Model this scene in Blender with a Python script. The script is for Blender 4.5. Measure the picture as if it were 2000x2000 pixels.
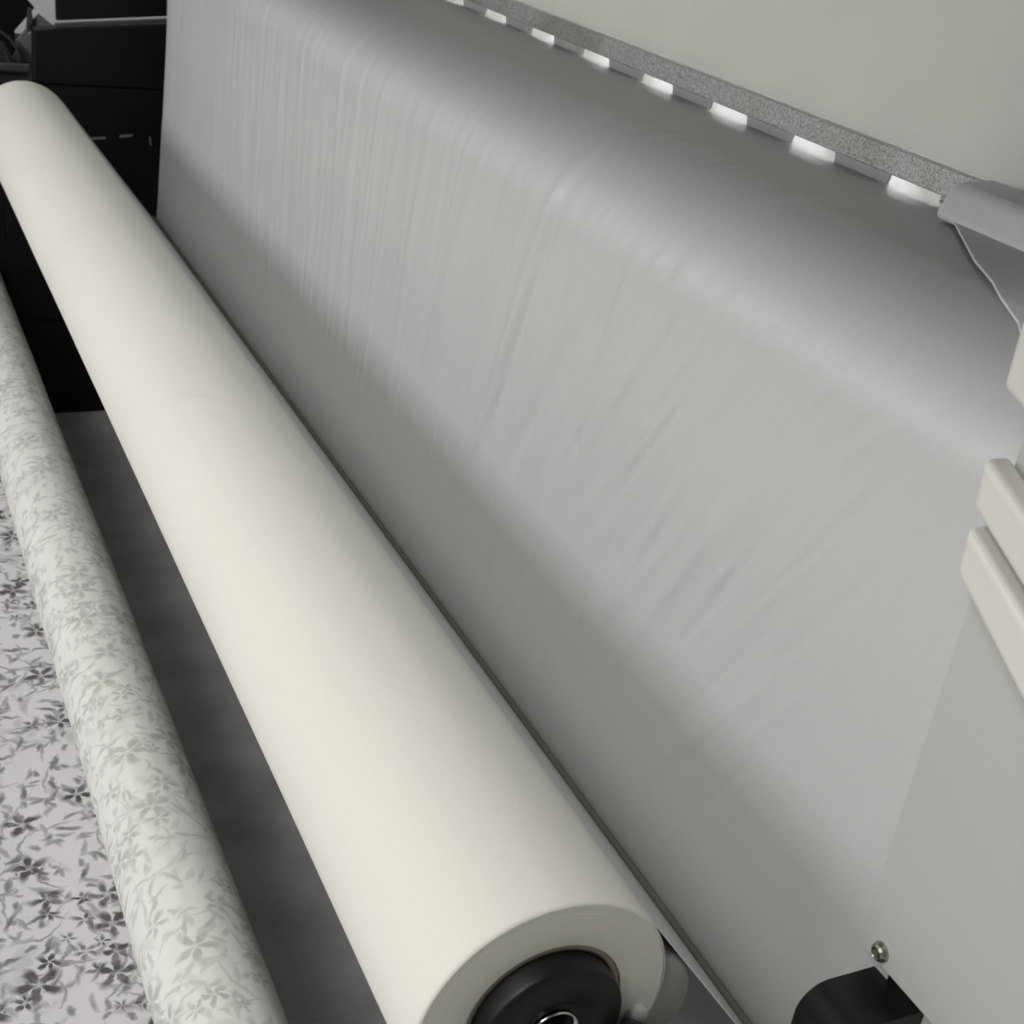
import bpy, bmesh, math, random
from mathutils import Vector, Matrix, noise
random.seed(7)
scene = bpy.context.scene
for o in list(bpy.data.objects): bpy.data.objects.remove(o)
C = scene.collection
PI = math.pi; R = math.radians

# ------------------------------------------------------------------ camera
cd = bpy.data.cameras.new('camera'); cam = bpy.data.objects.new('camera', cd); C.objects.link(cam)
cd.sensor_width = 36; cd.sensor_fit = 'HORIZONTAL'; cd.lens = 2680 / 2000 * 36
cd.clip_start = 0.02; cd.clip_end = 100
ax = Vector((0.89984019, -0.41572377, 0.13214151))      # camera right
ay = -Vector((-0.07955391, -0.45423849, -0.88732101))   # camera up
az = -Vector((0.4289042, 0.78793473, -0.4418145))       # camera back
m = Matrix((ax, ay, az)).transposed().to_4x4()
m.translation = Vector((-0.2722303, -0.39672156, 0.49413329))
cam.matrix_world = m
cd.dof.use_dof = True; cd.dof.focus_distance = .95; cd.dof.aperture_fstop = 20
scene.camera = cam

# ------------------------------------------------------------------ light
w = bpy.data.worlds.new('World'); scene.world = w; w.use_nodes = True
bg = w.node_tree.nodes['Background']; bg.inputs[0].default_value = (0.93, 0.97, 1.0, 1); bg.inputs[1].default_value = 0.11

def area(name, loc, target, sx, sy, power, col):
    d = bpy.data.lights.new(name, 'AREA'); d.shape = 'RECTANGLE'; d.size = sx; d.size_y = sy
    d.energy = power; d.color = col
    o = bpy.data.objects.new(name, d); C.objects.link(o); o.location = loc
    o.rotation_euler = (Vector(target) - Vector(loc)).to_track_quat('-Z', 'Y').to_euler()
    return o
area('room_window_light', (-2.1, 1.45, 0.66), (0.1, 1.45, 0.12), 4.4, 0.56, 31, (1.0, 1.0, 1.0))
area('ceiling_panel_light', (-1.8, -0.4, 2.3), (0, 0.6, 0), 1.2, 1.2, 57, (1.0, 0.985, 0.945))

vs = scene.view_settings
vs.view_transform = 'Standard'; vs.look = 'None'; vs.exposure = 0; vs.gamma = 1; vs.use_curve_mapping = False
scene.render.engine = 'CYCLES'

# ------------------------------------------------------------------ helpers
def link(name, me, mat, parent=None, smooth=False):
    o = bpy.data.objects.new(name, me); C.objects.link(o)
    if mat: me.materials.append(mat)
    if parent: o.parent = parent
    if smooth:
        for p in me.polygons: p.use_smooth = True
    return o
def obj(name, bm, mat, parent=None, smooth=False):
    me = bpy.data.meshes.new(name); bmesh.ops.recalc_face_normals(bm, faces=bm.faces); bm.to_mesh(me); bm.free()
    return link(name, me, mat, parent, smooth)
def tag(o, label=None, cat=None, group=None, kind=None):
    if label: o['label'] = label
    if cat: o['category'] = cat
    if group: o['group'] = group
    if kind: o['kind'] = kind
    return o
def empty(name, loc, label, cat, group=None):
    o = bpy.data.objects.new(name, None); C.objects.link(o); o.empty_display_size = .02; o.location = loc
    return tag(o, label, cat, group)
def bevel(bm, w, seg=2, ang=30):
    es = [e for e in bm.edges if len(e.link_faces) == 2 and e.calc_face_angle(0) > R(ang)]
    if es: bmesh.ops.bevel(bm, geom=es, offset=w, segments=seg, profile=.5, affect='EDGES', clamp_overlap=True)
def box(x0, x1, y0, y1, z0, z1, bw=0.0, seg=2, bm=None):
    b = bm or bmesh.new()
    v = [b.verts.new((x, y, z)) for x in (x0, x1) for y in (y0, y1) for z in (z0, z1)]
    for f in ((0,1,3,2),(4,6,7,5),(0,4,5,1),(2,3,7,6),(0,2,6,4),(1,5,7,3)): b.faces.new([v[i] for i in f])
    if bw: bmesh.ops.recalc_face_normals(b, faces=b.faces); bevel(b, bw, seg)
    return b
def prism(pts, axis, a0, a1, bw=0.0, seg=2, bm=None):
    """pts: 2D outline; axis 'Y': pts are (x,z); axis 'X': pts are (y,z); axis 'Z': (x,y)"""
    b = bm or bmesh.new()
    def P(p, a): return {'Y': (p[0], a, p[1]), 'X': (a, p[0], p[1]), 'Z': (p[0], p[1], a)}[axis]
    A = [b.verts.new(P(p, a0)) for p in pts]; D = [b.verts.new(P(p, a1)) for p in pts]
    b.faces.new(A); b.faces.new(D[::-1]); n = len(pts)
    for i in range(n): b.faces.new((A[i], A[(i+1) % n], D[(i+1) % n], D[i]))
    bmesh.ops.recalc_face_normals(b, faces=b.faces)
    if bw: bevel(b, bw, seg)
    return b
def lathe_y(prof, cx, cz, seg=96, closed=True, bm=None):
    """prof: (radius, y) polyline turned about the line x=cx, z=cz"""
    b = bm or bmesh.new(); rings = []
    for r, y in prof:
        rings.append([b.verts.new((cx + r*math.cos(2*PI*k/seg), y, cz + r*math.sin(2*PI*k/seg))) for k in range(seg)])
    n = len(rings)
    for i in range(n if closed else n-1):
        p, q = rings[i], rings[(i+1) % n]
        for k in range(seg): b.faces.new((p[k], p[(k+1) % seg], q[(k+1) % seg], q[k]))
    return b
def cyl_y(r, y0, y1, cx, cz, seg=48, bw=.001):
    b = lathe_y([(r-bw, y0), (r, y0+bw), (r, y1-bw), (r-bw, y1)], cx, cz, seg, closed=False)
    b.faces.ensure_lookup_table(); b.verts.ensure_lookup_table()
    b.faces.new(b.verts[:seg]); b.faces.new(b.verts[-seg:])
    return b
def tube(pts, r, seg=10):
    b = bmesh.new(); rings = []
    pts = [Vector(p) for p in pts]
    for i, p in enumerate(pts):
        t = (pts[min(i+1, len(pts)-1)] - pts[max(i-1, 0)]).normalized()
        u = t.orthogonal().normalized() if i == 0 else (u - t*u.dot(t)).normalized()
        v = t.cross(u)
        rings.append([b.verts.new(p + r*(math.cos(2*PI*k/seg)*u + math.sin(2*PI*k/seg)*v)) for k in range(seg)])
    for p, q in zip(rings, rings[1:]):
        for k in range(seg): b.faces.new((p[k], p[(k+1) % seg], q[(k+1) % seg], q[k]))
    b.faces.new(rings[0]); b.faces.new(rings[-1])
    return b

# ------------------------------------------------------------------ materials
def newmat(name):
    m = bpy.data.materials.new(name); m.use_nodes = True
    nt = m.node_tree; return m, nt, nt.nodes['Principled BSDF']
def surf(name, col, rough=.5, metal=0, var=.08, vscale=30, bump=0, bscale=200, spec=.5, sheen=0, stretch=(1,1,1)):
    m, nt, p = newmat(name); N = nt.nodes; L = nt.links
    p.inputs['Roughness'].default_value = rough; p.inputs['Metallic'].default_value = metal
    p.inputs['Specular IOR Level'].default_value = spec
    if sheen: p.inputs['Sheen Weight'].default_value = sheen; p.inputs['Sheen Roughness'].default_value = .5
    tc = N.new('ShaderNodeTexCoord'); mp = N.new('ShaderNodeMapping'); mp.inputs['Scale'].default_value = stretch
    L.new(tc.outputs['Object'], mp.inputs[0])
    n = N.new('ShaderNodeTexNoise'); n.inputs['Scale'].default_value = vscale; n.inputs['Detail'].default_value = 5
    L.new(mp.outputs[0], n.inputs[0])
    mx = N.new('ShaderNodeMix'); mx.data_type = 'RGBA'
    mx.inputs[6].default_value = tuple(c*(1-var) for c in col) + (1,)
    mx.inputs[7].default_value = tuple(min(1, c*(1+var)) for c in col) + (1,)
    L.new(n.outputs[0], mx.inputs[0]); L.new(mx.outputs[2], p.inputs['Base Color'])
    if bump:
        nb = N.new('ShaderNodeTexNoise'); nb.inputs['Scale'].default_value = bscale; nb.inputs['Detail'].default_value = 3
        L.new(mp.outputs[0], nb.inputs[0])
        b = N.new('ShaderNodeBump'); b.inputs['Strength'].default_value = bump; b.inputs['Distance'].default_value = .001
        L.new(nb.outputs[0], b.inputs['Height']); L.new(b.outputs[0], p.inputs['Normal'])
    return m
M = {}
M['floor'] = surf('dark carpet', (.52, .505, .50), .9, var=.4, vscale=14, bump=.7, bscale=260, spec=.2)
M['wall'] = surf('pale wall paint', (.80, .79, .78), .8, var=.03, vscale=3)
M['black'] = surf('black powder coat', (.0045, .0046, .0052), .55, var=.25, vscale=8, bump=.1, bscale=900, spec=.22)
M['blackpl'] = surf('black plastic', (.0075, .0070, .0070), .42, var=.25, vscale=40, bump=.12, bscale=700, spec=.3)
M['greymetal'] = surf('grey painted steel', (.16, .16, .165), .45, var=.08, vscale=20, bump=.1, bscale=400)
M['darkgrey'] = surf('dark grey plastic', (.035, .035, .038), .5, var=.15, vscale=30)
M['seam'] = surf('grey edge trim', (.055, .052, .055), .5, var=.1)
M['tab'] = surf('worn bright tab', (.24, .235, .23), .35, .6, var=.2)
M['cover'] = surf('light grey lid', (.86, .86, .83), .55, var=.035, vscale=4, bump=.05, bscale=300)
def frosted(name, col):
    m, nt, p = newmat(name); N = nt.nodes; L = nt.links
    p.inputs['Base Color'].default_value = col + (1,); p.inputs['Roughness'].default_value = .5
    t = N.new('ShaderNodeBsdfTranslucent'); t.inputs[0].default_value = col + (1,)
    mx = N.new('ShaderNodeMixShader'); mx.inputs[0].default_value = .5
    L.new(p.outputs[0], mx.inputs[1]); L.new(t.outputs[0], mx.inputs[2]); L.new(mx.outputs[0], N['Material Output'].inputs[0])
    return m
M['frost'] = frosted('frosted grey lid', (.82, .82, .79))  # translucency added so the glow behind brightens the lid
M['panel'] = surf('pale grey enamel', (.455, .452, .43), .5, var=.03, vscale=6, bump=.05, bscale=500)
M['white'] = surf('warm white plastic', (.64, .63, .58), .45, var=.03, vscale=9, bump=.05, bscale=400)
M['guard'] = surf('brushed grey guard', (.74, .745, .75), .5, .0, var=.08, vscale=18, bump=.1, bscale=300)
M['chrome'] = surf('chrome', (.75, .75, .76), .15, 1.0, var=.05)
M['bolt'] = surf('zinc bolt', (.42, .42, .36), .30, 1.0, var=.35, vscale=420)
M['roller'] = surf('dull grey roller', (.36, .35, .34), .6, var=.06, vscale=30)
M['tooth'] = surf('dull grey steel', (.48, .48, .47), .8, .0, var=.1, spec=.2)
M['crease_shade'] = surf('brown crease shade', (.16, .15, .132), .8, 0, var=.2, vscale=25, spec=.15)  # brown tone standing in for shade in the crease
M['card'] = surf('cardboard tube', (.30, .27, .20), .85, var=.15, vscale=60)

def cloth(name, col, rough=.8, sheen=.08, cdark=.03, spec=.3):
    m, nt, p = newmat(name); N = nt.nodes; L = nt.links
    p.inputs['Roughness'].default_value = rough; p.inputs['Specular IOR Level'].default_value = spec
    p.inputs['Sheen Weight'].default_value = sheen
    uv = N.new('ShaderNodeUVMap'); uv.uv_map = 'UVMap'
    n = N.new('ShaderNodeTexNoise'); n.inputs['Scale'].default_value = 7; n.inputs['Detail'].default_value = 4
    L.new(uv.outputs[0], n.inputs[0])
    mx = N.new('ShaderNodeMix'); mx.data_type = 'RGBA'
    mx.inputs[6].default_value = tuple(c*(1-cdark) for c in col) + (1,); mx.inputs[7].default_value = tuple(col) + (1,)
    L.new(n.outputs[0], mx.inputs[0]); L.new(mx.outputs[2], p.inputs['Base Color'])
    n1 = N.new('ShaderNodeTexNoise'); n1.inputs['Scale'].default_value = 520; n1.inputs['Detail'].default_value = 3
    L.new(uv.outputs[0], n1.inputs[0])
    mp = N.new('ShaderNodeMapping'); mp.inputs['Scale'].default_value = (1.0, .08, 1); L.new(uv.outputs[0], mp.inputs[0])
    n2 = N.new('ShaderNodeTexNoise'); n2.inputs['Scale'].default_value = 150; n2.inputs['Detail'].default_value = 3
    L.new(mp.outputs[0], n2.inputs[0])
    ad = N.new('ShaderNodeMath'); ad.operation = 'MULTIPLY_ADD'; ad.inputs[1].default_value = .8
    L.new(n2.outputs[0], ad.inputs[0]); L.new(n1.outputs[0], ad.inputs[2])
    b = N.new('ShaderNodeBump'); b.inputs['Strength'].default_value = .17; b.inputs['Distance'].default_value = .0008
    L.new(ad.outputs[0], b.inputs['Height']); L.new(b.outputs[0], p.inputs['Normal'])
    return m
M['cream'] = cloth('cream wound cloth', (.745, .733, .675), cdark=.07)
M['sheet'] = cloth('stretched cloth with shade in colour', (.515, .522, .515), rough=.45, sheen=.04, spec=.95)  # same cloth as the roll; its dimmer, cooler light is put into the colour

def end_grain(name, c0, c1):
    """cut edge of the wound cloth: fine concentric layers about the roll axis"""
    m, nt, p = newmat(name); N = nt.nodes; L = nt.links
    tc = N.new('ShaderNodeTexCoord'); sx = N.new('ShaderNodeSeparateXYZ'); L.new(tc.outputs['Object'], sx.inputs[0])
    cb = N.new('ShaderNodeCombineXYZ'); L.new(sx.outputs[0], cb.inputs[0]); L.new(sx.outputs[2], cb.inputs[1])
    ln = N.new('ShaderNodeVectorMath'); ln.operation = 'LENGTH'; L.new(cb.outputs[0], ln.inputs[0])
    n = N.new('ShaderNodeTexNoise'); n.noise_dimensions = '1D'; n.inputs['Scale'].default_value = 900; n.inputs['Detail'].default_value = 3
    L.new(ln.outputs['Value'], n.inputs['W'])
    mx = N.new('ShaderNodeMix'); mx.data_type = 'RGBA'; mx.inputs[6].default_value = c0 + (1,); mx.inputs[7].default_value = c1 + (1,)
    L.new(n.outputs[0], mx.inputs[0]); L.new(mx.outputs[2], p.inputs['Base Color'])
    p.inputs['Roughness'].default_value = .85
    b = N.new('ShaderNodeBump'); b.inputs['Strength'].default_value = .25; b.inputs['Distance'].default_value = .0006
    L.new(n.outputs[0], b.inputs['Height']); L.new(b.outputs[0], p.inputs['Normal'])
    return m
M['endgrain'] = end_grain('layered cloth end', (.62, .61, .56), (.74, .73, .67))

def floral(name, ground, ink, strength):
    """printed cloth: clusters of small flowers, sprays of leaves and pale blobs (flat print)"""
    m, nt, p = newmat(name); N = nt.nodes; L = nt.links
    p.inputs['Roughness'].default_value = .75; p.inputs['Specular IOR Level'].default_value = .3
    uv = N.new('ShaderNodeUVMap'); uv.uv_map = 'UVMap'
    nd = N.new('ShaderNodeTexNoise'); nd.inputs['Scale'].default_value = 100; nd.inputs['Detail'].default_value = 2
    L.new(uv.outputs[0], nd.inputs[0])
    sb = N.new('ShaderNodeVectorMath'); sb.operation = 'SUBTRACT'; sb.inputs[1].default_value = (.5, .5, .5)
    L.new(nd.outputs['Color'], sb.inputs[0])
    sc = N.new('ShaderNodeVectorMath'); sc.operation = 'SCALE'; sc.inputs['Scale'].default_value = .008
    L.new(sb.outputs[0], sc.inputs[0])
    ad = N.new('ShaderNodeVectorMath'); ad.operation = 'ADD'; L.new(uv.outputs[0], ad.inputs[0]); L.new(sc.outputs[0], ad.inputs[1])
    def mth(op, a, b=None, c=None, clamp=False):
        n = N.new('ShaderNodeMath'); n.operation = op; n.use_clamp = clamp
        for i, v in enumerate((a, b, c)):
            if v is None: continue
            if isinstance(v, (int, float)): n.inputs[i].default_value = v
            else: L.new(v, n.inputs[i])
        return n.outputs[0]
    def cells(scale, off, rnd=.9):
        o = N.new('ShaderNodeVectorMath'); o.operation = 'ADD'; o.inputs[1].default_value = (off, off*.7, 0); L.new(ad.outputs[0], o.inputs[0])
        v = N.new('ShaderNodeTexVoronoi'); v.voronoi_dimensions = '2D'; v.feature = 'F1'; v.inputs['Scale'].default_value = scale
        v.inputs['Randomness'].default_value = rnd; L.new(o.outputs[0], v.inputs['Vector'])
        d = N.new('ShaderNodeVectorMath'); d.operation = 'SUBTRACT'; L.new(o.outputs[0], d.inputs[0]); L.new(v.outputs['Position'], d.inputs[1])
        s = N.new('ShaderNodeVectorMath'); s.operation = 'SCALE'; s.inputs['Scale'].default_value = scale; L.new(d.outputs[0], s.inputs[0])
        c = N.new('ShaderNodeSeparateColor'); L.new(v.outputs['Color'], c.inputs[0])
        x = N.new('ShaderNodeSeparateXYZ'); L.new(s.outputs[0], x.inputs[0])
        return x.outputs[0], x.outputs[1], c.outputs[0], c.outputs[1], c.outputs[2]
    def soft(val, edge, k):            # 1 where val < edge
        return mth('MULTIPLY', mth('SUBTRACT', edge, val), k, clamp=True)
    def flower(scale, off, size, petals, keep, k=6):
        x, y, a, b, c = cells(scale, off)
        r = mth('SQRT', mth('ADD', mth('MULTIPLY', x, x), mth('MULTIPLY', y, y)))
        th = mth('ADD', mth('ARCTAN2', y, x), mth('MULTIPLY', a, 6.283))
        pet = mth('COSINE', mth('MULTIPLY', th, petals))
        rad = mth('MULTIPLY', mth('POWER', mth('MULTIPLY_ADD', pet, .48, .52), .45), mth('MULTIPLY', mth('MULTIPLY_ADD', b, .6, .7), size))
        body = soft(r, rad, k)
        hole = mth('SUBTRACT', 1.0, soft(r, size*.26, k*1.4))
        return mth('MULTIPLY', mth('MULTIPLY', body, hole), mth('LESS_THAN', c, keep))
    def leaf(scale, off, ln, wd, keep, bend=1.2, k=1.1):
        x, y, a, b, c = cells(scale, off)
        ang = mth('MULTIPLY_ADD', a, 3.6, -.4); ca = mth('COSINE', ang); sa = mth('SINE', ang)
        lx = mth('ADD', mth('MULTIPLY', x, ca), mth('MULTIPLY', y, sa))
        ly = mth('SUBTRACT', mth('MULTIPLY', y, ca), mth('MULTIPLY', x, sa))
        ly = mth('ADD', ly, mth('MULTIPLY', mth('MULTIPLY', lx, lx), mth('MULTIPLY', mth('SUBTRACT', b, .5), 2*bend)))
        e = mth('ADD', mth('POWER', mth('ABSOLUTE', mth('DIVIDE', lx, ln)), 2), mth('POWER', mth('ABSOLUTE', mth('DIVIDE', ly, wd)), 2))
        return mth('MULTIPLY', soft(e, 1.0, k), mth('LESS_THAN', c, keep))
    def mask(scale, lo, hi, off):       # groups the motifs into clusters
        o = N.new('ShaderNodeVectorMath'); o.operation = 'ADD'; o.inputs[1].default_value = (off, off, 0); L.new(uv.outputs[0], o.inputs[0])
        n = N.new('ShaderNodeTexNoise'); n.inputs['Scale'].default_value = scale; n.inputs['Detail'].default_value = 1; L.new(o.outputs[0], n.inputs[0])
        mr = N.new('ShaderNodeMapRange'); mr.inputs[1].default_value = lo; mr.inputs[2].default_value = hi; L.new(n.outputs[0], mr.inputs[0])
        return mr.outputs[0]
    mA = mask(13, .45, .56, 3.1)
    layers = [mth('MULTIPLY', flower(21, 0.0, .38, 5, .75), .95),
              mth('MULTIPLY', mth('MULTIPLY', flower(38, 5.3, .40, 5, .85), .9), mA),
              mth('MULTIPLY', leaf(28, 2.2, .40, .085, .95), .78),
              mth('MULTIPLY', leaf(37, 8.7, .42, .10, .85), .62),
              mth('MULTIPLY', leaf(20, 12.1, .46, .035, .9, 1.8), .55),
              mth('MULTIPLY', leaf(50, 6.9, .33, .16, .6), .70),
              mth('MULTIPLY', leaf(11, 21.3, .46, .022, .9, 2.6), .5),
              mth('MULTIPLY', leaf(15, 31.7, .46, .03, .95, 3.0), .55),
              mth('MULTIPLY', leaf(35, 41.9, .40, .11, .9), .5),
              mth('MULTIPLY', leaf(19, 55.1, .40, .10, .5, 1.6), .35),
              mth('MULTIPLY', flower(14, 17.0, .42, 4, .5, 6), .22)]
    acc = layers[0]
    for l in layers[1:]: acc = mth('MAXIMUM', acc, l)
    nv = N.new('ShaderNodeTexNoise'); nv.inputs['Scale'].default_value = 60; L.new(uv.outputs[0], nv.inputs[0])
    acc = mth('MULTIPLY', acc, mth('MULTIPLY_ADD', nv.outputs[0], 1.1, .45), clamp=True)
    acc = mth('MULTIPLY', acc, strength, clamp=True)
    gm = N.new('ShaderNodeTexNoise'); gm.inputs['Scale'].default_value = 11; gm.inputs['Detail'].default_value = 2; L.new(uv.outputs[0], gm.inputs[0])
    g = N.new('ShaderNodeMix'); g.data_type = 'RGBA'; g.inputs[6].default_value = tuple(c*.93 for c in ground) + (1,); g.inputs[7].default_value = ground + (1,)
    L.new(gm.outputs[0], g.inputs[0])
    mx = N.new('ShaderNodeMix'); mx.data_type = 'RGBA'; L.new(acc, mx.inputs[0]); L.new(g.outputs[2], mx.inputs[6]); mx.inputs[7].default_value = ink + (1,)
    L.new(mx.outputs[2], p.inputs['Base Color'])
    return m
M['print'] = floral('floral print face', (.66, .642, .66), (.088, .078, .083), 1.0)
M['printback'] = floral('floral print seen through cloth back', (.73, .722, .69), (.26, .26, .242), .58)

def speckle_metal(name):
    m, nt, p = newmat(name); N = nt.nodes; L = nt.links
    p.inputs['Metallic'].default_value = .5; p.inputs['Roughness'].default_value = .32
    tc = N.new('ShaderNodeTexCoord')
    n = N.new('ShaderNodeTexNoise'); n.inputs['Scale'].default_value = 620; n.inputs['Detail'].default_value = 3; n.inputs['Roughness'].default_value = .7
    L.new(tc.outputs['Object'], n.inputs[0])
    r = N.new('ShaderNodeValToRGB'); r.color_ramp.elements[0].position = .30; r.color_ramp.elements[0].color = (.26, .26, .25, 1)
    r.color_ramp.elements[1].position = .70; r.color_ramp.elements[1].color = (.85, .85, .83, 1)
    L.new(n.outputs[0], r.inputs[0])
    n2 = N.new('ShaderNodeTexNoise'); n2.inputs['Scale'].default_value = 9; L.new(tc.outputs['Object'], n2.inputs[0])
    r2 = N.new('ShaderNodeValToRGB'); r2.color_ramp.elements[0].position = .42; r2.color_ramp.elements[0].color = (.80, .78, .74, 1)
    r2.color_ramp.elements[1].position = .6; r2.color_ramp.elements[1].color = (1, 1, 1, 1); L.new(n2.outputs[0], r2.inputs[0])
    mx = N.new('ShaderNodeMix'); mx.data_type = 'RGBA'; mx.blend_type = 'MULTIPLY'; mx.inputs[0].default_value = 1
    L.new(r.outputs[0], mx.inputs[6]); L.new(r2.outputs[0], mx.inputs[7]); L.new(mx.outputs[2], p.inputs['Base Color'])
    b = N.new('ShaderNodeBump'); b.inputs['Strength'].default_value = .6; b.inputs['Distance'].default_value = .0008
    L.new(n.outputs[0], b.inputs['Height']); L.new(b.outputs[0], p.inputs['Normal'])
    return m
M['rail'] = speckle_metal('pitted aluminium')

# ------------------------------------------------------------------ setting
FZ = -0.517
tag(obj('floor', box(-6, 6, -4, 8, FZ-.05, FZ), M['floor']), kind='structure')
tag(obj('wall', box(-6, 6, 2.7, 2.8, FZ, 3), M['wall']), kind='structure')

# ------------------------------------------------------------------ blank cream roll
RR = .0667; RI = .0412; L0 = 0.0; L1 = 1.80
roll = empty('fabric_roll', (0, 0, 0), 'large blank cream fabric roll running diagonally through the middle', 'fabric roll')
def wound(name, r, y0, y1, cx, cz, ny, nt, mat, parent, amp, seed, creases=()):
    """outer skin of a roll, uneven by fractions of a millimetre, edges softly rounded; UV in metres"""
    me = bpy.data.meshes.new(name); V = []; UV = []
    ys = [y0 + (y1-y0)*j/ny for j in range(ny+1)]
    ed = [(0, -.0016), (.0004, -.0006), (.0016, 0)]
    rows = [(y0 + a, b) for a, b in ed] + [(y, 0) for y in ys if y0+.004 < y < y1-.004] + [(y1 - a, b) for a, b in reversed(ed)]
    for y, dr in rows:
        for k in range(nt+1):
            th = 2*PI*k/nt; c, s = math.cos(th), math.sin(th)
            d = amp*noise.noise(Vector((c*1.3+seed, y*2.2, s*1.3))) + .35*amp*noise.noise(Vector((c*4, y*9+seed, s*4)))
            for (yc, tc_, ln, wd, h, sl) in creases:
                dy = y - yc - sl*(th-tc_)
                d += h*math.exp(-(dy/wd)**2)*math.exp(-((th-tc_)/ln)**2)
            rr = r + dr + d
            V.append((cx + rr*c, y, cz + rr*s)); UV.append((y, th*r))
    F = []; n = nt+1
    for i in range(len(rows)-1):
        for k in range(nt): F.append((i*n+k, i*n+k+1, (i+1)*n+k+1, (i+1)*n+k))
    me.from_pydata(V, [], F); ul = me.uv_layers.new(name='UVMap')
    for lp in me.loops: ul.data[lp.index].uv = UV[lp.vertex_index]
    bm = bmesh.new(); bm.from_mesh(me); bmesh.ops.recalc_face_normals(bm, faces=bm.faces); bm.to_mesh(me); bm.free()
    return link(name, me, mat, parent, True)
wound('rolled_cloth', RR, L0, L1, 0, 0, 260, 144, M['cream'], roll, .0007, 2.0,
      [(.60, 2.0, .25, .005, .0008, .05), (.612, 1.9, .2, .004, -.0007, .05), (.605, 2.35, .12, .004, .0007, .10), (.47, 1.15, .12, .005, .0010, .03), (.95, 2.2, .3, .008, .0006, .03), (.30, 2.3, .2, .004, .0005, .06), (1.25, 2.1, .25, .007, .0007, .04), (.76, 1.5, .2, .006, .0006, .08), (.17, 1.9, .15, .004, -.0005, .1)])
for nm, y in (('cut_end', L0+.0001), ('cut_end', L1-.0001)):
    prof = [(RI, y), (RI+.010, y + (-.0006 if y < 1 else .0006)), (RI+.02, y), (RR-.0016, y)]
    obj(nm, lathe_y(prof, 0, 0, 144, closed=False), M['endgrain'], roll, True)
obj('core_tube', lathe_y([(RI-.0002, .0006), (RI-.0032, .0006), (RI-.0032, 1.7994), (RI-.0002, 1.7994)], 0, 0, 96), M['card'], roll, True)

# ------------------------------------------------------------------ cloth sheet from the roll up into the printer
def sheet_profile():
    P = []
    a = R(37.5)                                          # leaves the roll where its normal is 40 deg above +X
    x0, z0 = (RR+.0003)*math.cos(a), (RR+.0003)*math.sin(a)
    for k in range(8): P.append(((RR-.0012+.0015*k/8)*math.cos(a+R(4)-R(4)*k/8), (RR-.0012+.0015*k/8)*math.sin(a+R(4)-R(4)*k/8)))
    xe, ze = .193, -.140
    for k in range(24): P.append((x0+(xe-x0)*k/24*.985, z0+(ze-z0)*k/24*.985))
    P += [(.1905, -.1385), (.1925, -.1402), (.1942, -.1396), (.195, -.1370)]
    n = 130
    for k in range(1, n+1): P.append((.195, -.1370 + (.25+.1370)*k/n))
    for k in range(1, 41):
        t = R(90*k/40); P.append((.27-.075*math.cos(t), .25+.065*math.sin(t)))
    for k in range(1, 31): P.append((.27+.30*k/30, .315 - .0205*k/30))
    return P
prof = sheet_profile()
SY0, SY1 = -.022, 1.782
rnd = random.Random(11)
ridges = []
for i in range(60):                                      # long soft pleats, steeper to the far end, slanting at the near end
    y = .16 + 1.15*(rnd.random()**.9)
    near = max(0, 1 - y/1.1)
    ridges.append((y, rnd.uniform(.05, .20), rnd.uniform(.04, .09), rnd.uniform(.004, .011), rnd.uniform(-.0010, .0011)*(.45+near*.7), .06 + .55*near + rnd.uniform(-.1, .12)))
ridges += [(.50, .16, .10, .009, .0016, .30), (.485, .16, .10, .006, -.0012, .30), (.335, .17, .07, .010, .0012, .50), (.30, .16, .055, .004, -.0007, .62),
           (.29, .155, .04, .003, .0008, .62), (.20, .13, .07, .012, .0009, .6), (.62, .15, .11, .014, .0010, .2), (.72, .15, .12, .012, .0009, .14), (.42, .10, .08, .010, .0009, .42),
           (.36, .20, .03, .0035, .0006, .55), (.375, .205, .03, .003, -.0005, .55), (.40, .20, .03, .003, .0005, .5), (.10, .235, .02, .003, .0005, .9), (.115, .235, .02, .003, -.0004, .9)]
for i in range(170):                                     # fine shallow puckers
    y = .10 + 1.35*rnd.random(); near = max(0, 1 - y/1.0)
    ridges.append((y, rnd.uniform(-.02, .23), rnd.uniform(.025, .075), rnd.uniform(.0022, .0055), rnd.choice((-1, 1))*rnd.uniform(.00015, .00036)*(.7+1.0*near), .05 + .6*near + rnd.uniform(-.14, .16)))
for i in range(26):                                      # short crinkles
    y = rnd.uniform(.12, .50); near = max(0, 1 - y/1.0)
    ridges.append((y, rnd.uniform(.05, .27), rnd.uniform(.008, .022), rnd.uniform(.0018, .0032), rnd.choice((-1, 1))*rnd.uniform(.0003, .0006), .5*near + rnd.uniform(-.2, .35)))
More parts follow.
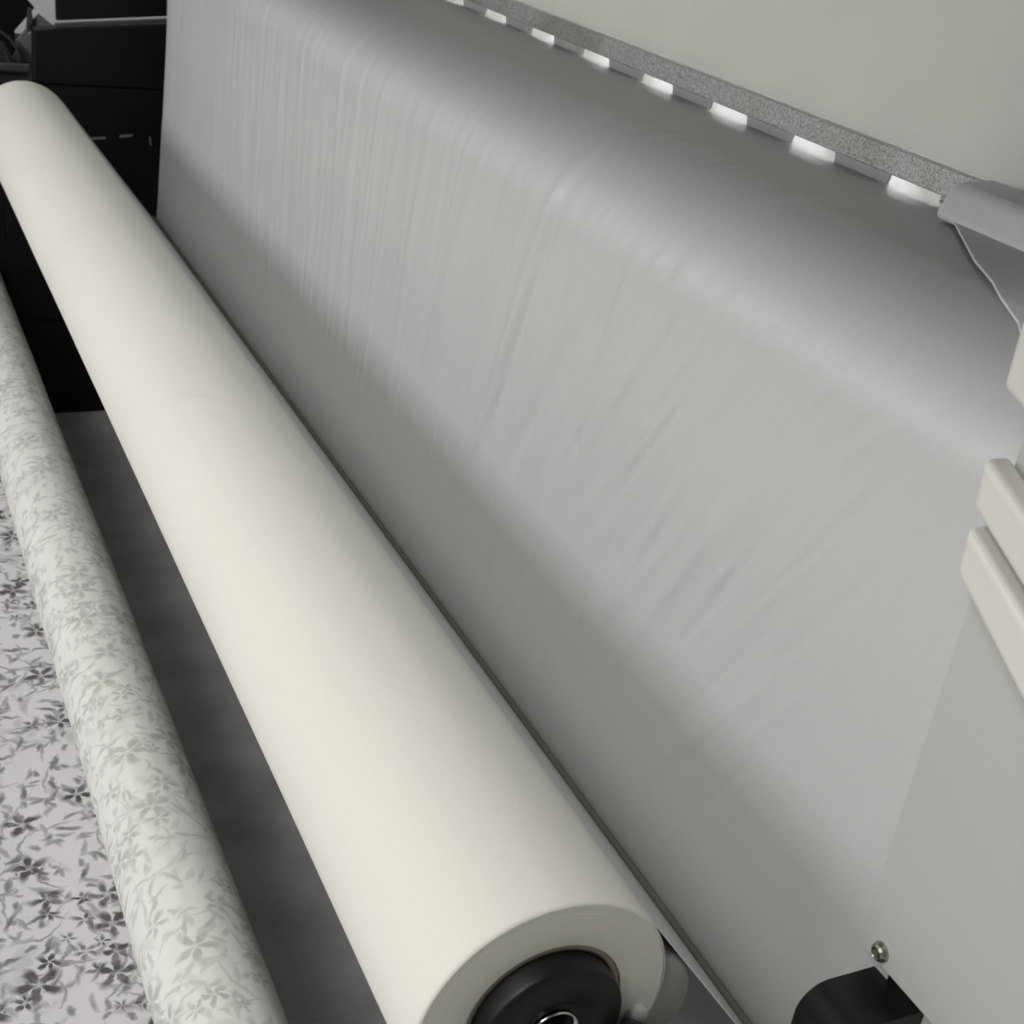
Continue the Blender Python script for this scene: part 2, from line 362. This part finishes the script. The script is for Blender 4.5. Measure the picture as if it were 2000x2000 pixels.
def sheet():
    ny = 860; ys = [SY0 + (SY1-SY0)*j/ny for j in range(ny+1)]
    V = []; UV = []; n = len(prof); s = [0]
    for p, q in zip(prof, prof[1:]): s.append(s[-1] + math.hypot(q[0]-p[0], q[1]-p[1]))
    nrm = []
    for i in range(n):
        a, b = prof[max(0, i-1)], prof[min(n-1, i+1)]; dx, dz = b[0]-a[0], b[1]-a[1]; l = math.hypot(dx, dz)
        nrm.append((-dz/l, dx/l))
    for j, y in enumerate(ys):
        loc = [r_ for r_ in ridges if abs(y-r_[0]) < 2.6*r_[3] + abs(r_[5])*2.4*r_[2]]
        for i, (x, z) in enumerate(prof):
            d = 0
            if z > -.10 and i > 40:
                fade = min(1, (z+.10)/.10) * (1 if x < .27 else max(0, 1-(x-.27)/.06))
                d += .0012*noise.noise(Vector((y*2.3, z*2.0, 1.7))) + .0006*noise.noise(Vector((y*9+z*2.0, z*1.6, 4.1)))
                d += (.00035*noise.noise(Vector((y*52+z*14*max(0, 1-y), z*3.5, 9.1))) + .00022*noise.noise(Vector((y*105+z*30*max(0, 1-y), z*7, 3.1))))*(1 + 1.2*max(0, 1-y/.6))*(.35 + .65*min(1, max(0, noise.noise(Vector((y*3, z*5, 7.7))) + .6)))
                zz = s[i] - s[36]  # distance up the sheet
                for (yc, zc, ln, wd, h, sl) in loc:
                    t = (z-zc)/ln
                    if abs(t) > 2.4: continue
                    u = (y - yc - sl*(z-zc)*-1)/wd
                    if abs(u) < 2.6: d += h*math.exp(-u*u - t*t)
                d *= fade*(1.35 + .85*min(1, max(0, (y-.05)/.40)))
            if i > 40 and x < .27:                   # the far selvedge curls back a little
                e = (SY1-y)/.05
                if e < 4: d -= .013*math.exp(-e*1.5)*max(0, min(1, (z+.137)/.30))
            nx, nz = nrm[i]
            lo = .0012 if i < 36 else .0012 - .0232*max(0, min(1, (z+.12)/.10)); yy = max(y, lo)
            V.append((x + nx*d, yy, z + nz*d)); UV.append((yy, s[i]))
    F = []
    for j in range(ny):
        for i in range(n-1): F.append((j*n+i, j*n+i+1, (j+1)*n+i+1, (j+1)*n+i))
    me = bpy.data.meshes.new('fabric_sheet'); me.from_pydata(V, [], F)
    ul = me.uv_layers.new(name='UVMap')
    for lp in me.loops: ul.data[lp.index].uv = UV[lp.vertex_index]
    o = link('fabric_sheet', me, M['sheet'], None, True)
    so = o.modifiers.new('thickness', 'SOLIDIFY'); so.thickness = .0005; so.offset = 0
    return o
sh = tag(sheet(), 'fabric sheet with grey shade in its colour, stretched from behind the cream roll up under the metal rail', 'fabric sheet')

gb = tag(obj('crease_shade_strip', cyl_y(.0027, .002, 1.785, .1905, -.1328, 20, .0006), M['crease_shade'], None, True), 'thin dark strip standing in for shade in the crease between cream roll and sheet', 'bar')  # dark strip laid in to paint the crease shade
# idler under the web, its dull end shows at the near end of the roll
ida = R(37.5); px, pz = RR*math.cos(ida) + .046*math.sin(ida), RR*math.sin(ida) - .046*math.cos(ida)
icx, icz = px - .0345*math.cos(ida), pz - .0345*math.sin(ida)
idl = empty('idler_roller', (0, 0, 0), 'dull grey idler roller under the cloth beside the near end of the cream roll', 'roller')
obj('roller_body', cyl_y(.034, .003, 1.79, icx, icz, 64, .002), M['roller'], idl, True)
obj('axle', cyl_y(.006, -.004, .006, icx, icz, 24, .001), M['tooth'], idl, True)

# ------------------------------------------------------------------ chuck that carries the cream roll
ch = empty('roll_chuck', (0, 0, 0), 'black plastic chuck with a chrome ringed hole in the cream roll end', 'chuck')
obj('hub', lathe_y([(.0108, -.0095), (.0108, .03), (.0345, .03), (.0374, .012), (.0374, -.0085), (.0366, -.0102), (.0352, -.0110), (.0185, -.0110), (.0172, -.0095), (.0130, -.0095)], 0, -.0006, 96), M['blackpl'], ch, True)
obj('chrome_ring', lathe_y([(.0100, -.0095), (.0112, -.0112), (.0122, -.0122), (.0116, -.0095)], 0, -.0006, 64), M['chrome'], ch, True)
obj('socket', cyl_y(.0112, .004, .02, 0, -.0006, 32), M['black'], ch, True)
obj('carrier_arm', prism([(.020, -.036), (.042, -.006), (.058, -.018), (.068, -.030), (.12, -.12), (.08, -.15)], 'Y', .004-.028, -.008, .002), M['blackpl'], ch)

# ------------------------------------------------------------------ printer
pr = empty('textile_printer', (.3, 0, FZ), 'light grey textile printer body taking in the fabric sheet along the right', 'printer')
IM = Matrix.Translation((-.3, 0, -FZ))
def part(name, bm, mat, parent=pr, smooth=False):
    o = obj(name, bm, mat, parent, smooth)
    if parent is pr: o.matrix_parent_inverse = IM
    return o
PY0, PY1 = -.75, 1.83
# roller the sheet turns over (solid body behind the cloth)
pts = [(.2, FZ+.25)] + [(.27-.0660*math.cos(R(t)), .25+.0585*math.sin(R(t))) for t in range(0, 91, 6)] + [(.60, .2780), (.60, FZ+.25)]
pts[0] = (.204, -.10); pts[-1] = (.60, -.10)
part('platen', prism(pts, 'Y', .0075, 1.775), M['greymetal'])
# lid behind the rail with a hood added out of view to shade the cloth
part('lid', prism([(.405, .3325), (.412, .3325), (.416, .5785), (.409, .5785)], 'Y', .22, PY1), M['frost'])
part('shade_hood', prism([(.60, .60), (.60, .66), (-.07, .60), (-.075, .575), (.40, .5795)], 'Y', -.25, PY1, .003), M['black'])
part('lid_side', box(.43, .60, .215, .219, .30, .66, .001), M['cover'])
part('lid_back', box(.585, .60, .22, PY1, .29, .70, .002), M['cover'])
# notched rail: a bar on short feet, gaps between the feet let the lamp behind shine out
rail = part('rail', box(.396, .404, .22, PY1, .3145, .3322, .0008), M['rail'])
P0 = .336; PIT = .1185; GAP = .056
k0 = 0
for k in range(-1, 13):
    a = P0 + PIT*k + GAP/2; b_ = a + PIT - GAP
    if a < .22: a = .221
    if b_ > PY1: b_ = PY1
    if b_ - a < .01: continue
    obj('rail_foot', prism([(a-.001, .3143), (b_+.001, .3143), (b_-.003, .2995), (a+.002, .2995)], 'X', .4015, .4038), M['tooth'], rail)
lm, nt, p = newmat('feed lamp glow'); p.inputs['Emission Color'].default_value = (.97, .98, 1, 1); p.inputs['Emission Strength'].default_value = 12
p.inputs['Base Color'].default_value = (.8, .8, .8, 1)
lstrip = part('lamp_strip', box(.478, .482, .23, PY1-.01, .316, .342, .0005), M['tooth'])
for k in range(0, 13):                                    # one small lamp a little nearer than each gap
    y = P0 + PIT*k - .018
    if y < PY1-.03: obj('lamp', box(.4755, .4778, y-.024, y+.024, .325, .331), lm, lstrip)
wl, nt, p = newmat('lid fill glow'); p.inputs['Emission Color'].default_value = (1, .99, .96, 1); p.inputs['Emission Strength'].default_value = 5.0
part('lid_fill_light', box(.560, .575, .24, PY1-.01, .42, .44, .002), wl)  # unseen emitter added behind the lid to brighten it
# near end plate, bolt and the stacked white cover strips
def rounded(y0, y1, z0, z1, r):
    out = []
    for cy, cz, a0 in ((y1-r, z0+r, -90), ):
        out += [(cy + r*math.cos(R(a0+90*k/6)), cz + r*math.sin(R(a0+90*k/6))) for k in range(7)]
    return [(y0, z0)] + out + [(y1, z1), (y0, z1)]
plate = part('side_plate', prism(rounded(-.75, -.0045, -.0035, .338, .006), 'X', .1858, .1895, .0006, 1), M['panel'])
bl = bmesh.new()
hd = [(.0, .0042), (.0022, .0042), (.0024, .0024), (.0034, .0040), (.0046, .0030), (.0054, .0012), (.0056, 0)]
rings = [[bl.verts.new((.1857-h, -.0205 + r*math.cos(2*PI*k/24), .0045 + r*math.sin(2*PI*k/24))) for k in range(24)] for r, h in hd[1:]]
for p_, q_ in zip(rings, rings[1:]):
    for k in range(24): bl.faces.new((p_[k], p_[(k+1) % 24], q_[(k+1) % 24], q_[k]))
bl.faces.new(rings[0]); bl.faces.new(rings[-1])
bo = obj('bolt', bl, M['bolt'], plate, False)
part('end_housing', box(.201, .60, -.75, .006, FZ+.02, .30, .004), M['panel'])
def strip(nm, yt, zt, yb, zb, st, sb, x0, x1, t):
    yn = -.30
    return part(nm, prism([(yt, zt), (yb, zb), (yn, zb + sb*(yn-yb)), (yn, zt + st*(yn-yt))], 'X', x0, x1, t*2.6, 4), M['white'])
strip('cover_strip', .002, .345, .001, .3105, .30, .30, .1695, .1855, .0015)
strip('cover_strip', -.001, .2795, -.003, .2555, .44, .49, .1695, .1853, .0015)
strip('cover_strip', -.004, .2475, -.006, .2235, .50, .585, .1690, .1852, .0015)
# edge guard lying over the near corner of the cloth
bd = [(.3985, .3050, .3070), (.3931, .2999, .3075), (.3549, .2421, .3105), (.3200, .1940, .3132), (.2931, .1567, .3152), (.2700, .1180, .3168), (.2563, .0970, .3159), (.2433, .0692, .3127), (.2378, .0608, .3107), (.2258, .0450, .3045), (.2140, .0300, .2960)]
bd = [(x, y, z + max(0, x-.27)*.022) for x, y, z in bd]
g = bmesh.new()
top = [(g.verts.new((x, y, z+.0015)), g.verts.new((x, -.10, z+.0015))) for x, y, z in bd]
bot = [(g.verts.new((x, y, z)), g.verts.new((x, -.10, z))) for x, y, z in bd]
for i in range(len(bd)-1):
    g.faces.new((top[i][0], top[i+1][0], top[i+1][1], top[i][1])); g.faces.new((bot[i][0], bot[i+1][0], bot[i+1][1], bot[i][1]))
    g.faces.new((top[i][0], top[i+1][0], bot[i+1][0], bot[i][0]))
    g.faces.new((top[i][1], top[i+1][1], bot[i+1][1], bot[i][1]))
g.faces.new((top[0][0], top[0][1], bot[0][1], bot[0][0])); g.faces.new((top[-1][0], top[-1][1], bot[-1][1], bot[-1][0]))
guard = part('edge_guard', g, M['guard'])
obj('guard_block', prism([(.352, .3115), (.362, .3345), (.396, .3375), (.3955, .3085)], 'Y', -.10, .262, .006, 4), M['guard'], guard)

# black bracket under the side plate
br = empty('roll_bracket', (0, 0, 0), 'black plastic bracket poking out below the pale side plate at bottom right', 'bracket')
rp = [(.26, -.0165), (.165, -.0165)] + [(.165 - .018*math.sin(R(t)), -.0345 + .018*math.cos(R(t))) for t in range(5, 91, 5)] + [(.147, -.16), (.26, -.16)]
obj('bracket_body', prism(rp, 'Y', -.046, -.012), M['blackpl'], br)
obj('bracket_web', prism([(.235, -.05), (.20, -.075), (.20, -.16), (.235, -.16)], 'Y', -.060, -.0465, .001), M['darkgrey'], br)

# ------------------------------------------------------------------ printed roll and its web
RP = .042; PX, PZ = -.075, -.263
pf = empty('printed_fabric_roll', (0, 0, 0), 'roll of floral printed fabric low on the left, faint print on its back', 'fabric roll')
wound('rolled_cloth', RP, -.35, 1.885, PX, PZ, 220, 96, M['printback'], pf, .0012, 7.0)
obj('cut_end', lathe_y([(.03, 1.8845), (RP-.001, 1.8845)], PX, PZ, 64, closed=False), M['endgrain'], pf)
me = bpy.data.meshes.new('printed_sheet'); V = []; UV = []; F = []
pw = [(PX + (RP+.0006)*math.sin(R(a)), PZ - (RP+.0006)*math.cos(R(a))) for a in range(40, -1, -4)]
pw += [(PX - .6*k/40, PZ - RP - .0006 - .02*(k/40)**1.6) for k in range(1, 41)]
ny = 160; s = 0; sl = [0]
for p_, q_ in zip(pw, pw[1:]): sl.append(sl[-1] + math.hypot(q_[0]-p_[0], q_[1]-p_[1]))
for j in range(ny+1):
    y = -.35 + 2.235*j/ny
    for i, (x, z) in enumerate(pw):
        d = .004*noise.noise(Vector((x*7, y*3.0, 5))) + .0015*noise.noise(Vector((x*20, y*9, 2))) if i > 10 else 0
        d *= min(1, max(0, (i-10)/8))
        V.append((x, y, z + d)); UV.append((y + .37, sl[i]))
n = len(pw)
for j in range(ny):
    for i in range(n-1): F.append((j*n+i, j*n+i+1, (j+1)*n+i+1, (j+1)*n+i))
me.from_pydata(V, [], F); ul = me.uv_layers.new(name='UVMap')
for lp in me.loops: ul.data[lp.index].uv = UV[lp.vertex_index]
ps = link('printed_fabric_sheet', me, M['print'], None, True)
so = ps.modifiers.new('thickness', 'SOLIDIFY'); so.thickness = .0005; so.offset = 0
tag(ps, 'lilac grey sheet of floral printed fabric feeding under its roll at lower left', 'fabric sheet')

# ------------------------------------------------------------------ black cabinet at the far end
cb = empty('end_cabinet', (.1, 1.9, FZ), 'tall black cabinet closing the far end behind both rolls', 'cabinet')
IC = Matrix.Translation((-.1, -1.9, -FZ))
def cpart(name, bm, mat, parent=cb):
    o = obj(name, bm, mat, parent)
    if parent is cb: o.matrix_parent_inverse = IC
    return o
cpart('lower_body', box(-.45, .55, 1.9, 2.35, FZ, .044, .003), M['black'])
dr = cpart('front_door', prism([(.0285, .0445), (.55, .0445), (.55, .1795), (.0600, .1285), (.0285, .1235)], 'Y', 1.896, 1.93, .002), M['black'])
cpart('upper_body', prism([(.0625, .1395), (.55, .1935), (.55, .75), (.056, .75)], 'Y', 1.9, 1.912, .002), M['black'])
cpart('edge_trim', prism([(.0605, .1315), (.55, .1855), (.55, .1890), (.061, .1350)], 'Y', 1.898, 1.912, .0008), M['seam'])
lo = cpart('front_panel', box(-.02, .50, 1.892, 1.899, -.34, .0435, .001), M['black'])
for x0, x1, zc in ((.109, .135, -.0365), (.157, .178, -.031)):
    obj('slot_tab', prism([(x0, zc-.0026), (x1, zc+.0002), (x1, zc+.0042), (x0, zc+.0016)], 'Y', 1.8905, 1.893, .0006), M['tab'], lo)
obj('latch', prism([(.2035, -.030), (.2065, -.030), (.2085, -.044), (.2055, -.044)], 'Y', 1.8905, 1.893, .0006), M['tab'], lo)

# clutter above the cabinet's left shoulder
tag(obj('steel_crossbar', box(-.30, .031, 1.965, 1.98, .0480, .0590, .0015), M['seam']), 'grey steel crossbar just above the far end of the cream roll', 'bar')
bk = empty('folded_bracket', (.06, 2.1, .05), 'bent grey metal bracket in the top left corner beside the black cabinet', 'bracket')
def P(bm, nm, mat, par):
    o = obj(nm, bm, mat, par); o.matrix_parent_inverse = Matrix.Translation(-par.location); return o
P(prism([(.063, .118), (.093, .096), (.0915, .089), (.052, .089), (.028, .074)], 'Y', 2.10, 2.106, .0008), 'upper_flange', M['greymetal'], bk)
P(prism([(.0275, .0745), (.060, .0905), (.053, .083), (.057, .046)], 'Y', 2.098, 2.1035, .0005), 'lower_flange', M['greymetal'], bk)
P(prism([(.046, .127), (.0505, .127), (.054, .108), (.046, .094), (.042, .094)], 'Y', 2.09, 2.097, .0006), 'upright_tab', M['seam'], bk)
tag(obj('equipment_panel', prism([(-.3, .0), (-.3, .30), (-.02, .30), (-.02, .205), (.063, .121), (.030, .082), (.030, .0)], 'Y', 2.14, 2.20, .002), M['black']), 'black slanted equipment panel in the extreme top left corner', 'panel')
tag(obj('cable_tray', prism([(.0275, .0735), (.060, .038), (.062, .022), (.005, .022), (-.012, .075), (.004, .072), (.018, .050), (.024, .060)], 'Y', 2.075, 2.09, .001), M['darkgrey']), 'dark grey tray side below the bent bracket at top left', 'tray')
tag(obj('curved_cable', tube([(-.05, 2.06, .098), (-.02, 2.06, .097), (0, 2.06, .0905), (.012, 2.06, .082), (.021, 2.06, .070), (.026, 2.06, .056), (.028, 2.06, .04)], .0024), M['seam'], None, True), 'grey cable arching in front of the black panel at top left', 'cable')
tag(obj('curved_cable', tube([(-.05, 2.05, .080), (-.02, 2.05, .080), (-.004, 2.05, .072), (.006, 2.05, .058), (.011, 2.05, .040), (.012, 2.05, .02)], .0030), M['darkgrey'], None, True), 'darker lower cable curving down to the grey crossbar', 'cable')
